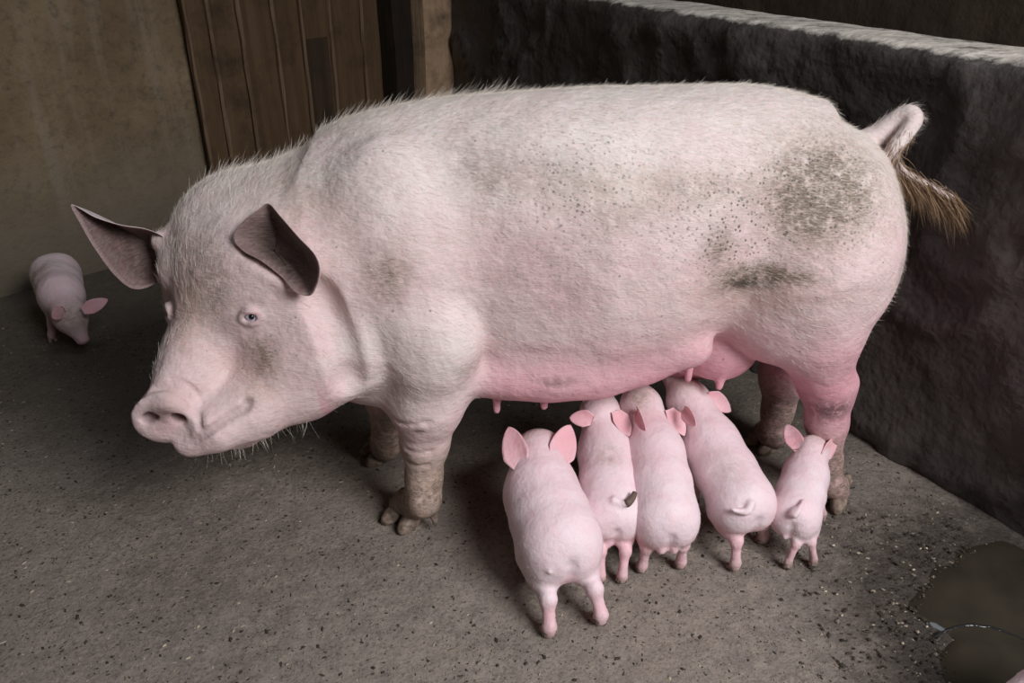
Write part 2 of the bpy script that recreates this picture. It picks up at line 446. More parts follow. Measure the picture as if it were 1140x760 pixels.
m = NT('old_plaster')
c = m.mix(m.rng(m.noise(1.8, 6, .6), .38, .62), (.150, .104, .058), (.25, .185, .112))
c = m.mix(m.rng(m.noise(1, 4, .6, m.pos((14, 14, .9))), .52, .70, 0, .55), c, (.29, .235, .175))
c = m.mix(m.rng(m.noise(30, 5, .7), .5, .75, 0, .7), c, (.07, .055, .04))
sp = m.n('ShaderNodeSeparateXYZ'); m.set(sp.inputs[0], m.geo)
c = m.mix(m.rng(m.mul(sp.outputs[2], m.mul(m.noise(5, 4), .22), 'ADD'), .62, .30, 0, .8), c, (.165, .140, .105))
b = m.bump(m.noise(5, 6, .62, None, .2), .5, .04); b = m.bump(m.noise(50, 5, .7), .35, .01, b)
PLAST = m.out(c, .85, b, .2)
rough_wall('wall_back', corner-bd*1.75, corner+bd*5.0, bn, 3.0, .25, PLAST, amp=.02, craggy=False, res=.035)
m = NT('brown_plaster')
c = m.mix(m.rng(m.noise(1.8, 6), .38, .62), (.085, .06, .045), (.13, .095, .07))
FARM = m.out(c, .85, m.bump(m.noise(7, 5), .6, .04), .2)
fa = endA-wn*(WT+1.5)-wd*1.4
rough_wall('wall_far', fa, fa+wd*7.5, wn, 2.6, .2, FARM, amp=.02, craggy=False, res=.05)

def boxmesh(o, ux, uy, uz, a, b, nz=1, jit=0):
    """box in frame (ux,uy,uz) from a to b, nz segments along uz, slightly worn"""
    V = []; Q = []
    for k in range(nz+1):
        z = a[2]+(b[2]-a[2])*k/nz
        bev = .15*min(b[0]-a[0], b[1]-a[1])
        for (x, y) in ((a[0]+bev, a[1]), (b[0]-bev, a[1]), (b[0], a[1]+bev), (b[0], b[1]-bev), (b[0]-bev, b[1]), (a[0]+bev, b[1]), (a[0], b[1]-bev), (a[0], a[1]+bev)):
            V.append(o+ux*(x+random.uniform(-jit, jit))+uy*(y+random.uniform(-jit, jit))+uz*z)
    for k in range(nz):
        for j in range(8): Q.append((k*8+j, k*8+(j+1) % 8, k*8+8+(j+1) % 8, k*8+8+j))
    for base in (0, nz*8):
        Q += [(base, base+1, base+2, base+7), (base+7, base+2, base+3, base+6), (base+6, base+3, base+4, base+5)]
    return np.array(V), np.array(Q)
ez = np.array([0, 0, 1.])
def wallpos(px, py=60):          # distance along the back wall of the picture column px
    d = ray(px, py); C = np.array([0, 0, H])
    t = np.dot(corner-C, bn)/np.dot(d, bn); return np.dot(C+d*t-corner, bd)
def wood(name, a, b_, g):
    m = NT(name)
    c = m.mix(m.rng(m.noise(1, 5, .65, m.pos((22, 22, 1.6))), .38, .64), a, b_)
    c = m.mix(m.rng(m.noise(7, 5, .7), .5, .75), c, g)
    return m.out(c, .8, m.bump(m.noise(1, 5, .65, m.pos((60, 60, 4))), .5, .01), .2)
BOARD = wood('stained_boards', (.085, .050, .026), (.12, .073, .039), (.042, .028, .018))
BATT = wood('pale_batten', (.20, .13, .078), (.13, .082, .05), (.07, .045, .03))
DKW = wood('dark_timber', (.020, .013, .009), (.033, .021, .014), (.012, .009, .007))
POST = wood('weathered_post', (.46, .31, .19), (.33, .225, .14), (.12, .08, .05))
a0, a1 = wallpos(419), wallpos(206)
PATCH = wood('dark_brown_wood', (.040, .026, .015), (.058, .037, .021), (.022, .015, .010))
bp = empty('board_partition', corner+bd*(a0+a1)/2+bn*.03); tag(bp, 'brown vertical board partition with thin pale battens, behind the sow’s neck', 'partition')
V, Q = boxmesh(corner, bd, bn, ez, (a0, .016, 0), (a1, .045, 2.6), 20, .002); make('panel', V, Q, BOARD, bp, smooth=False)
for px in (206, 231, 264, 301, 331, 362, 397):
    p = wallpos(px)
    V, Q = boxmesh(corner, bd, bn, ez, (p-.0065, .04, .0), (p+.0065, .062, 2.6), 24, .003); make('batten', V, Q, BATT, bp, smooth=False)
zt = float(PY(355, 42, (corner+bd*wallpos(350)+bn*.045)[1])[2])  # dark patch on the boards, built as a thin sheet
V, Q = boxmesh(corner, bd, bn, ez, (wallpos(359), .040, 0), (wallpos(334), .049, zt), 8, .001); make('dark_patch', V, Q, PATCH, bp, smooth=False)['label'] = 'thin dark patch over the partition boards'
# timber door stop and the post
p0, p1 = wallpos(437), wallpos(417)
V, Q = boxmesh(corner, bd, bn, ez, (p0, .02, 0), (p1, .16, 2.6), 16, .003)
tag(make('timber_upright', V, Q, DKW, smooth=False), 'dark stained timber upright between the boards and the pale post', 'post')
p0, p1 = wallpos(477), wallpos(440)
V, Q = boxmesh(corner, bd, bn, ez, (p0, .02, 0), (p1, .24, 2.6), 16, .003)
tag(make('timber_post', V, Q, POST, smooth=False), 'pale brown weathered post where board partition meets dark wall', 'post')

# ---------------------------------------------------------------- wet patch
m = NT('muddy_water')
c = m.mix(m.rng(m.noise(7, 4), .35, .65), (.030, .026, .018), (.046, .038, .026))
PUD = m.out(c, .10, m.bump(m.noise(26, 3, .5), .10, .01), .5)
pcx = PZ(1165, 712, 0); nn = 96; V = [(pcx[0], pcx[1], .006)]; rings = 8
for r in range(1, rings+1):
    for k in range(nn):
        a = 2*math.pi*k/nn; ph = np.array([[math.cos(a)*1.5+5, math.sin(a)*1.5+5, 2.]])
        R = (.235+.20*(float(fbm(ph, 1.6, 2)[0])-.5)); rr = R*r/rings
        V.append((pcx[0]+rr*math.cos(a)*1.0, pcx[1]+rr*math.sin(a)*1.1, .006 if r < rings else -.004))
V = np.array(V); T = np.array([(0, 1+k, 1+(k+1) % nn) for k in range(nn)])
Q = np.array([(1+(r-1)*nn+k, 1+r*nn+k, 1+r*nn+(k+1) % nn, 1+(r-1)*nn+(k+1) % nn) for r in range(1, rings) for k in range(nn)])
pud = make('puddle', V, [T, Q], PUD); tag(pud, 'shallow brown puddle on the floor at foot of right wall', 'puddle')
WETM = simple('wet_glint', (.022, .022, .022), .10, .9)
pts = [PZ(x, y, .007) for x, y in ((1036, 712), (1044, 706), (1058, 699), (1078, 695), (1100, 697), (1120, 703), (1146, 714))]
P = spline(pts, 120); rr = .0005+.0052*fbm(P, 60, 3)*np.sin(np.linspace(.1, 3.0, 120))**.5
P[:, :2] += (fbm(P, 90, 2)[:, None]-.5)*.004
V, Q = tube(P, rr, 8); V[:, 2] = np.maximum(.006+(V[:, 2]-.007)*.55, .002)
make('ripple', V, Q, WETM, pud)['label'] = 'glinting raised ripple of water'

# ---------------------------------------------------------------- litter on the floor
n = 20000
lx = rng.uniform(-1.7, 1.9, n*2); ly = rng.uniform(.55, 2.4, n*2)
ok = ((np.stack([lx, ly, 0*lx], 1)-corner)@wn > .04) & ((np.stack([lx, ly, 0*lx], 1)-corner)@bn > .05)
lx, ly = lx[ok][:n], ly[ok][:n]; n = len(lx)
ang = rng.uniform(0, 2*np.pi, n); L = rng.gamma(2.0, .0008, n)+.0009; w = L*rng.uniform(.25, .8, n)
L = np.minimum(L, .012); w = np.minimum(w, .004)
base = np.stack([lx, ly, np.full(n, .0)], 1)
base[:, 2] = np.maximum((fbm(base, 5, 3)-.62)*.008-.001, -.003)+.0005
# crumbs of muck thicken towards the wet patch
pcm = PZ(1165, 712, 0); km = rng.random(n) < .065; aa_ = rng.uniform(1.6, 4.6, n); rr_ = .20+np.abs(rng.normal(0, .13, n))
base[km, 0] = (pcm[0]+rr_*np.cos(aa_))[km]; base[km, 1] = (pcm[1]+rr_*np.sin(aa_))[km]; L[km] *= 1.2; w[km] *= 1.4; base[km, 2] = .004
d = np.stack([np.cos(ang), np.sin(ang), rng.normal(0, .12, n)], 1)*L[:, None]; s = np.stack([-np.sin(ang), np.cos(ang), 0*ang], 1)*w[:, None]
up = np.array([0, 0, 1.])*(w*.6)[:, None]
V = np.stack([base-d-s*.4, base-d*.3+s, base+d+s*.3, base+d*.4-s, base+up-d*.5, base+up+d*.6], 1).reshape(-1, 3)
b0 = (np.arange(n)*6)[:, None]
T = np.concatenate([b0+np.array(t) for t in ((0, 3, 4), (3, 5, 4), (3, 2, 5), (2, 1, 5), (1, 4, 5), (1, 0, 4))])
m = NT('chaff'); LIT = m.out(m.mix(m.rng(m.att('rnd'), .45, .55), (.045, .035, .025), m.mix(m.att('r2'), (.20, .165, .12), (.50, .43, .32))), .8)
r1 = np.repeat((rng.random(n) > np.where(km, .88, .62)).astype(float), 6)
tag(make('floor_litter', V, T, LIT, attrs={'rnd': r1, 'r2': np.repeat(rng.random(n)**2.5, 6)}, smooth=False), 'fine straw chaff and grit scattered over the concrete floor', 'litter', kind='stuff')

# ================================================================ SOW
TOP = [(255, 205), (300, 178), (340, 152), (400, 125), (480, 109), (560, 103), (650, 97), (760, 95), (850, 93), (900, 106), (950, 124), (985, 150), (1010, 180)]
BOT = [(300, 470), (380, 425), (440, 412), (520, 415), (560, 424), (600, 430), (650, 430), (700, 418), (740, 395), (780, 365), (820, 335), (870, 320), (950, 320), (1040, 320)]
def spineY(X): return 1.50+.07*(X+.3)/1.0
def tslope(py): return math.tan(TH+math.atan((py-380)/FPX))
def prof_at(poly, dy=0):
    A = []
    for px, py in poly:
        Y = 1.5
        for _ in range(4): Y = spineY(PY(px, py, Y)[0])
        A.append((PY(px, py, Y)[0], tslope(py+dy)))
    return np.array(A)
tp, bt = prof_at(TOP), prof_at(BOT)
BW = [(-.42, .15), (-.3, .175), (-.15, .19), (.0, .215), (.18, .236), (.30, .226), (.40, .200), (.5, .172), (.6, .145), (.76, .12)]
BW = np.array(BW)
Xs = np.linspace(-.46, .76, 90)
bb = np.interp(Xs, BW[:, 0], BW[:, 1]); aa = []; zz = []; yy = np.array([spineY(x) for x in Xs])
for X, b_, Y0 in zip(Xs, bb, yy):
    t1 = np.interp(X, tp[:, 0], tp[:, 1]); t2 = np.interp(X, bt[:, 0], bt[:, 1])
    lo, hi = .01, 1.0
    for _ in range(40):
        a = (lo+hi)/2
        if math.sqrt(a*a+b_*b_*t1*t1)+math.sqrt(a*a+b_*b_*t2*t2) > (t2-t1)*Y0: hi = a
        else: lo = a
    aa.append(a); zz.append(H-t1*Y0-math.sqrt(a*a+b_*b_*t1*t1))
def sm(x, it=6):
    x = np.array(x)
    for _ in range(it): x = np.concatenate([[x[0]], (x[:-2]+x[1:-1]*2+x[2:])/4, [x[-1]]])
    return x
aa, zz = sm(aa, 12), sm(zz, 12)

hs = .0048
F = Field((-.92, .98, -.01), (1.02, 1.92, 1.0), hs)
# torso
sl, g = F.box((-.46, 1.1, .1), (.76, 1.95, 1.0))
X = g[0]; A_ = np.interp(X, Xs, aa); B_ = np.interp(X, Xs, bb); Z_ = np.interp(X, Xs, zz); Y_ = np.interp(X, Xs, yy)
qy = np.abs((g[1]-Y_)/B_); qz = (g[2]-Z_)/A_
q_ = (qy**2.15+np.abs(qz)**2.15)**(1/2.15)
d = (q_-1)*np.minimum(A_, B_)
d = np.maximum(d, np.maximum(X-.60, -.36-X))
F.union(sl, d, .03)
# rump and hams
def fr2(f, s):  # frame from forward & side
    f = nrm(f); s = nrm(np.array(s)-f*np.dot(s, f)); return np.array([f, s, np.cross(f, s)])
F.ell((.515, 1.575, .615), (.262, .19, .25), .05)
F.ell((.570, 1.49, .595), (.195, .150, .235), .020)
F.ell((.575, 1.67, .58), (.19, .13, .24), .04)
F.ell((.63, 1.59, .675), (.13, .12, .135), .05)
# near thigh down to hock
F.chain([PY(898, 295, 1.47), PY(908, 365, 1.46), PY(917, 425, 1.475)], [.148, .092, .057], .022)
F.chain([PY(922, 425, 1.475), PY(920, 470, 1.475), PY(921, 512, 1.475), PY(921, 536, 1.47)], [.056, .043, .030, .033], .02)
F.cone(PY(943, 426, 1.48), PY(938, 440, 1.48), .018, .018, .03)
# far hind
F.chain([PY(890, 340, 1.68), PY(872, 420, 1.68), PY(866, 455, 1.68), PY(860, 484, 1.67)], [.11, .052, .034, .034], .03)
# shoulder, neck
SL = np.array([.1, -1, 0])
F.ell(PY(452, 290, 1.385), (.13, .105, .22), .05, fr2((1, 0, .15), (0, 1, 0)))
F.ell(PY(476, 375, 1.325), (.100, .075, .115), .014, fr2((1, 0, .2), (0, 1, 0)))
F.ell(PY(430, 370, 1.60), (.12, .09, .16), .05)
F.chain([PY(480, 395, 1.355), PY(475, 445, 1.37), PY(473, 492, 1.375), PY(472, 530, 1.37), PY(471, 556, 1.362)], [.086, .075, .048, .0360, .040], .022)
F.chain([PY(440, 400, 1.60), PY(432, 440, 1.61), PY(432, 480, 1.615), PY(430, 498, 1.61)], [.075, .054, .036, .034], .02)
# pasterns spreading into the claws
for (fp, hc, fwd_) in ((PY(471, 552, 1.362), PZ(455, 577, 0), (-.6, -.75)), (PY(921, 534, 1.47), PZ(921, 556, 0), (-.5, -.8)), (PY(430, 494, 1.61), PZ(427, 508, 0), (-.9, -.4)), (PY(860, 482, 1.67), PZ(855, 496, 0), (-.9, -.4))):
    fq = nrm([fwd_[0], fwd_[1], 0]); sq = np.array([-fq[1], fq[0], 0])
    for s_ in (-1, 1):
        F.cone(fp, hc+sq*s_*.021+fq*.006+ez*.036, .034, .0235, .012)
        F.cone(fp-fq*.012, hc+sq*s_*.030-fq*.040+ez*.040, .018, .011, .012)
F.cone(PY(478, 552, 1.365), PY(485, 583, 1.36), .016, .006, .01)
# brisket
F.ell(PY(420, 385, 1.47), (.13, .13, .12), .05)
# head frame
poll = np.array([-.545, 1.455, .665]); sn = PY(184, 467, 1.185)
hf = nrm(sn-poll); hs_ = nrm(np.array([.965, -.26, 0])-hf*np.dot(hf, (.965, -.26, 0))); hu = np.cross(hs_, hf)
hu = hu if hu[2] > 0 else -hu
CAMP = np.array([0, 0, H]); CR = np.array([1., 0, 0]); CU = np.array([0, math.sin(TH), math.cos(TH)])
HL = np.linalg.norm(sn-poll); HF = np.array([hf, hs_, hu])
def HP(f, s_, u): return poll+hf*f+hs_*s_+hu*u
# neck
F.chain([(-.26, 1.50, .60), (-.38, 1.48, .575), (-.462, 1.46, .565), HP(-.01, 0, -.09)], [.235, .215, .185, .15], .05)
F.chain([(-.30, 1.42, .50), PY(368, 372, 1.36), PY(338, 398, 1.345)], [.16, .125, .105], .03)
# skull & face
F.ell(HP(.035, .018, -.045), (.14, .118, .115), .04, HF)
F.cone(HP(.07, .022, -.050), HP(.27, .010, -.038), .098, .064, .04)
F.cone(HP(.24, .006, -.04), HP(HL-.030, 0, -.006), .068, .046, .03)
for s_ in (-1, 1):
    o_ = .018 if s_ < 0 else 0
    F.ell(HP(.085, s_*.085+o_, -.105), (.12, .070, .10), .035, HF)         # cheeks
    F.ell(HP(.085, s_*.086+o_, .016), (.045, .026, .022), .03, HF)         # brow
    F.cone(HP(.19, s_*.060+o_, -.095), HP(.285, s_*.036+o_*.5, -.066), .050, .036, .025)
F.ell(PY(328, 402, 1.315), (.105, .085, .112), .03)                     # jowl
F.chain([PY(318, 422, 1.31), PY(280, 452, 1.25), PY(240, 476, 1.20), PY(212, 489, 1.185)], [.090, .060, .040, .026], .025)   # lower jaw
F.chain([PY(262, 462, 1.34), PY(215, 488, 1.20)], [.07, .026], .03)
# snout disc, turned a little more towards the viewer than the skull
df = nrm(hf*.52+nrm(CAMP-sn)*.68); ds = nrm(CR*.98-CU*.10-df*np.dot(df, CR*.98-CU*.10)); du = np.cross(ds, df); du = du if du[2] > 0 else -du
def DP(f, a, b): return sn+df*f+ds*a+du*b
DF = np.array([df, ds, du])
F.ell(DP(-.022, 0, 0), (.030, .0535, .046), .010, DF)
F.ell(DP(-.004, 0, 0), (.013, .058, .0525), .005, DF)
F.ell(DP(.034, .0, -.004), (.030, .050, .042), .010, DF, neg=True)
for s_ in (-1, 1):
    F.ell(DP(-.008, s_*.0235, .006), (.032, .0150, .0125), .005, np.array([df, nrm(ds-du*s_*.25), nrm(du+ds*s_*.25)]), neg=True)
F.ell(DP(.0, 0, -.018), (.007, .022, .017), .012, DF)
# locate eye exactly on the surface along the camera ray for the near eye
def on_surface(px, py, Y0, Y1):
    best = None
    for Y in np.linspace(Y0, Y1, 400):
        p = PY(px, py, Y); i = np.round((p-F.lo)/F.h).astype(int)
        if (i < 0).any() or (i >= F.n).any(): continue
        if F.F[tuple(i)] < 0: return p
    return None
for L_, r_ in ((((158, 440), (170, 433), (186, 431), (202, 436), (214, 449), (221, 464), (221, 480)), .0045), (((190, 423), (206, 427), (219, 438), (227, 452)), .003)):
    G_ = [on_surface(x, y, 1.0, 1.6) for x, y in L_]; G_ = spline([p for p in G_ if p is not None], 30)
    for i in range(29): F.cone(G_[i], G_[i+1], r_, r_, .006, True)
MOUTH = spline([on_surface(x, y, 1.0, 1.6) for x, y in ((214, 491), (228, 483), (245, 471), (258, 462), (272, 455), (276, 447))], 12)
# mouth line
for s_ in (-1, 1):
    M = MOUTH if s_ > 0 else np.array([HP(l_[0], -l_[1], l_[2]) for l_ in (MOUTH-poll)@HF.T])
    for i in range(11): F.cone(M[i], M[i+1], .0075, .0075, .005, True)
# neck / jowl folds
M = spline([PY(352, 320, 1.31), PY(372, 360, 1.275), PY(384, 400, 1.27), PY(380, 432, 1.28)], 10)
# shoulder crease behind the elbow handled by small blend; udder
F.ell((.04, 1.44, .392), (.22, .12, .060), .05)
for px, py, r in ((562, 412, .052), (612, 417, .052), (664, 416, .050), (715, 404, .05), (760, 388, .05)):
    F.ell(PY(px, py, 1.40), (r*1.15, r*.9, r*.75), .04)
    F.ell(PY(px-5, py-22, 1.60), (r*1.1, r*.9, r*.8), .03)
F.ell(PY(800, 380, 1.53), (.088, .080, .085), .012)
F.ell(PY(770, 385, 1.60), (.09, .07, .08), .03)
for px, py, Y in ((553, 440, 1.40), (606, 436, 1.41), (803, 414, 1.47), (768, 405, 1.45)):
    a = PY(px, py, Y); F.cone(a+np.array([0, 0, .05]), a-np.array([0, 0, .036]), .0105, .0085, .012)
# vulva and tail
F.ell((.768, 1.585, .585), (.022, .024, .036), .02)
TL = spline([PY(955, 165, 1.62), PY(978, 152, 1.62), PY(996, 135, 1.615), PY(1012, 126, 1.60), PY(1018, 134, 1.585), PY(1006, 152, 1.57), PY(993, 170, 1.565), PY(998, 188, 1.575), PY(1024, 203, 1.59), PY(1062, 222, 1.61)], 40)
R = np.interp(np.arange(40), [0, 8, 14, 24, 39], [.030, .018, .014, .013, .007])
for i in range(39): F.cone(TL[i], TL[i+1], R[i], R[i+1], .007)
# eye sockets
def grad(p):
    i = np.round((p-F.lo)/F.h).astype(int); g = []
    for a in range(3):
        u, v = i.copy(), i.copy(); u[a] += 2; v[a] -= 2; g.append(F.F[tuple(u)]-F.F[tuple(v)])
    return nrm(g)
for L_, r_, k_ in ((((350, 322), (362, 345), (376, 378), (386, 410), (390, 432)), .004, .04), (((440, 468), (458, 473), (480, 469)), .002, .005), (((452, 500), (466, 505), (480, 502)), .002, .005), (((452, 515), (466, 519), (478, 517)), .002, .005)):
    G_ = [on_surface(x, y, 1.0, 1.7) for x, y in L_]; G_ = spline([p for p in G_ if p is not None], 30)
    for i in range(29): F.cone(G_[i], G_[i+1], r_, r_, k_, True)
en = on_surface(279, 353, 1.0, 1.7); ef = on_surface(188, 347, 1.0, 1.7)
if ef is None: ef = on_surface(193, 347, 1.0, 1.7)
EYE = []
for e, tilt in ((en, .25), (ef, -.2)):
    nn_ = grad(e); al = CR+CU*tilt; al = nrm(al-nn_*np.dot(al, nn_)); up_ = np.cross(nn_, al); up_ = up_ if up_[2] > 0 else -up_
    EYE.append((e, nn_, al, up_))
    F.ell(e-nn_*.002, (.0215, .0112, .016), .005, np.array([al, up_, nn_]), neg=True)
    for sg, amp, r_ in ((1, .0128, .0045), (-1, .0118, .0036)):
        M = spline([e-al*.020-nn_*.001, e-al*.010+up_*sg*amp*.85+nn_*.0015, e+up_*sg*amp+nn_*.0025, e+al*.010+up_*sg*amp*.85+nn_*.0015, e+al*.020-nn_*.001], 12)
        for i in range(11): F.cone(M[i], M[i+1], r_, r_, .005)
    M = spline([e-al*.026+up_*.016, e+up_*.027+nn_*.001, e+al*.026+up_*.018], 8)
    for i in range(7): F.cone(M[i], M[i+1], .004, .004, .008, True)
# ear hollow and the roots of the ears
c = on_surface(300, 284, 1.0, 1.7)
RIMN = []
for px, py, off in ((259, 263, .018), (270, 247, .026), (284, 236, .034), (298, 227, .040), (311, 240, .048), (331, 263, .058), (351, 285, .062), (355, 306, .060), (345, 328, .052), (327, 324, .036), (313, 308, .014), (291, 291, .008), (269, 278, .010)):
    p = on_surface(px, py, 1.0, 1.7); RIMN.append(PY(px, py, p[1]-off))
F.ell(c, (.056, .036, .055), .008, np.array([nrm(CR*.74-CU*.67), nrm(CR*.67+CU*.74), np.cross(nrm(CR*.74-CU*.67), nrm(CR*.67+CU*.74))]), neg=True)
for p in RIMN: F.ell(c+(p-c)*.52+np.array([0, .008, 0]), (.024, .024, .024), .006, neg=True)
F.cone(on_surface(285, 296, 1, 1.7)+ez*0, on_surface(316, 316, 1, 1.7), .012, .010, .02)
F.cone(PY(214, 282, 1.45), PY(178, 268, 1.435), .040, .016, .03)
F.cone(PY(330, 250, 1.385), PY(345, 285, 1.36), .03, .02, .03)
V, Q = F.mesh(2)
body_n = len(V)
# ears
wear = lambda t: (.62+.38*min(1, t/.35))*(1 if t < .5 else max(0, 1-((t-.5)/.5)**2.4)**.6)
EARS = []
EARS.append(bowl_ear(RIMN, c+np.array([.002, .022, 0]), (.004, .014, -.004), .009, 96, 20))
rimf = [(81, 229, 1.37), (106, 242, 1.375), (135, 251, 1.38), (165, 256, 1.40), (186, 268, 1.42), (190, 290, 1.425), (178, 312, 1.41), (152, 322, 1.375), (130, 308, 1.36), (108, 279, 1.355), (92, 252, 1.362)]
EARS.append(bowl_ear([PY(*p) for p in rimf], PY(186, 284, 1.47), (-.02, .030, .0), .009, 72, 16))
inn = np.zeros(body_n); tt = np.zeros(body_n)
parts = [(V, Q)]
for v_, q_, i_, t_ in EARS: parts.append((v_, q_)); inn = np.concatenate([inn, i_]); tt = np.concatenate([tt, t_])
V, Q = join(parts)
VN, FA = normals(V, Q)
def blob(c, r, V=None, V_=None):
    V = V_ if V_ is not None else V
    d2 = (((V-np.array(c))/np.array(r))**2).sum(1); return np.exp(-d2*1.2)
def B(px, py, Y, r): return blob(PY(px, py, Y), r, V_=V)
nz = fbm(V, 7, 4); nf = fbm(V+5, 22, 4)
low = np.clip((.52+.12*(nz-.5)-V[:, 2])/.22, 0, 1)*(V[:, 0] > -.35)
pink = .27*np.clip((.80-V[:, 2])/.15, 0, 1)+.9*low*np.clip((V[:, 2]-.10)/.2, .3, 1)
pink = np.maximum(pink, .8*np.clip((.62-V[:, 2])/.2, 0, 1)*np.clip((V[:, 0]-.45)/.15, 0, 1)*np.clip((V[:, 2]-.1)/.2, .2, 1))
pink = np.maximum(pink, .6*B(350, 385, 1.28, .075)); pink = np.maximum(pink, .4*B(640, 330, 1.33, .13)+.25*B(560, 290, 1.33, .12)+.3*B(830, 250, 1.4, .12))
pink = np.maximum(pink, .35*B(400, 330, 1.33, .08)); pink = np.maximum(pink, 1.0*blob(PY(800, 385, 1.49), .11, V_=V))
pink = np.maximum(pink, .5*blob(sn, .055, V_=V)); pink = np.maximum(pink, .45*inn)
pink = np.maximum(pink, .5*B(281, 352, 1.25, .03))
pink *= 1-.75*np.clip((-.03-V[:, 0])/.06, 0, 1)*np.clip((.62-V[:, 2])/.1, 0, 1)*(1-np.clip((-.3-V[:, 0])/.05, 0, 1))
pink = pink*(.75+.5*nz)
speck = 1.6*B(905, 215, 1.42, (.11, .2, .09))+1.0*B(800, 240, 1.4, (.12, .2, .10))+.6*B(650, 200, 1.4, (.13, .2, .10))+.7*B(985, 290, 1.5, .07)+.5*B(790, 280, 1.4, .06)+.3*B(600, 240, 1.4, .15)
dirt = 1.5*B(905, 210, 1.42, (.105, .2, .085))+1.0*B(825, 312, 1.36, (.055, .1, .035))+.9*B(870, 304, 1.36, (.07, .1, .02))+.7*B(795, 270, 1.36, (.03, .1, .05))+.7*B(990, 280, 1.5, (.03, .15, .06))+.2*B(540, 190, 1.4, (.08, .12, .04))+.4*B(700, 230, 1.38, (.08, .12, .03))+1.1*B(435, 292, 1.33, (.045, .1, .05))+.4*B(620, 185, 1.42, (.15, .12, .035))+.7*B(760, 200, 1.42, (.10, .12, .03))
dirt += .8*B(288, 400, 1.22, (.035, .05, .05))+.35*B(240, 330, 1.3, (.05, .1, .07))+.4*B(235, 300, 1.3, .07)+.35*B(300, 460, 1.25, .05)+.3*B(350, 200, 1.42, (.10, .1, .03))+.35*B(450, 350, 1.33, .07)
dirt += .35*B(320, 260, 1.35, .05)+.3*B(520, 170, 1.4, .07)+.5*B(520, 405, 1.3, (.03, .05, .03))+.3*B(600, 330, 1.3, (.12, .1, .08))
dirt += .85*np.clip((.26-V[:, 2])/.12, 0, 1)*(.6+.5*nf)
dirt += .9*inn; dirt += .22*np.clip(nz*1.6-.5, 0, 1)
mud = 1.0*blob(PY(925, 455, 1.43), (.06, .06, .04), V_=V)*.8+1.0*B(832, 319, 1.35, (.045, .06, .015))+.75*np.clip((.10-V[:, 2])/.08, 0, 1)*nf*1.2+.5*blob(sn+hu*.02, .028, V_=V)
mud += .5*B(985, 285, 1.55, (.03, .1, .05))+.9*B(468, 478, 1.30, (.018, .05, .006))+.5*B(456, 510, 1.33, (.02, .03, .02))+.6*B(620, 432, 1.30, (.05, .08, .012))*(nf > .5)
ys = [.0]
mud += .9*inn*np.exp(-(np.minimum(tt, .9)/.45)**2)*1.1  # ear hollows: dark hair and wax, plus depth shade put into the colour
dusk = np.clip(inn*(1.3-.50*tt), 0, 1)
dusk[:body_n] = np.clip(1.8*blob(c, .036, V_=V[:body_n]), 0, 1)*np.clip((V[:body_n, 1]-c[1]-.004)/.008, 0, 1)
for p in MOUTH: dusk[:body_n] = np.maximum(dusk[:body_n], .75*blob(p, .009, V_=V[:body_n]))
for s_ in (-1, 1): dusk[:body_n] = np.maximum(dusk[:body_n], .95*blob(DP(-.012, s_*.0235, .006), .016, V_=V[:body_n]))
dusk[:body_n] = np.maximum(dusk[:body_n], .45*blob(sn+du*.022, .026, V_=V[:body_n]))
dirt[body_n:] *= .35; mud[body_n:] *= .45
tan = .75*B(225, 330, 1.35, (.05, .2, .09))+.6*B(285, 420, 1.22, (.06, .2, .06))+.35*B(340, 210, 1.4, (.12, .2, .05))+.55*np.clip((.34-V[:, 2])/.2, 0, 1)*(V[:, 0] < .2)
tan += .5*B(830, 320, 1.38, (.12, .2, .05))+.4*B(905, 215, 1.42, (.15, .2, .12))+.35*B(690, 200, 1.4, (.2, .2, .05))+.35*B(435, 295, 1.33, .08)+.6*np.clip((.25-V[:, 2])/.1, 0, 1)+.15*nz
tan += .4*B(250, 290, 1.4, (.08, .2, .05))+.3*B(200, 440, 1.2, (.04, .1, .03))
sow = empty('sow', (.1, 1.5, 0))
tag(sow, 'large adult white sow standing over the suckling piglets, dried mud on haunch', 'pig')
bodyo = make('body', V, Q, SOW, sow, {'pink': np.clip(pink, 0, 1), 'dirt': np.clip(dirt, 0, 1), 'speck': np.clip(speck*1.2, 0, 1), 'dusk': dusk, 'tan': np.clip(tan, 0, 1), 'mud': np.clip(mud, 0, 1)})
# eyes
for (e, nn_, al, up_), sd_ in zip(EYE, (1, -1)):
    c = e-nn_*.0135
    v_, q_ = sphere((0, 0, 0), .0148, 24, 16); ob = make('eye', v_+c, q_, EYEW, sow)
    look = nrm(nn_+al*.10) if sd_ > 0 else nn_
    v_, q_ = sphere(c+look*.0102, .0064, 14, 10); make('pupil', v_, q_, EYED, ob)
    ob['label'] = 'pale blue eye with dark pupil'
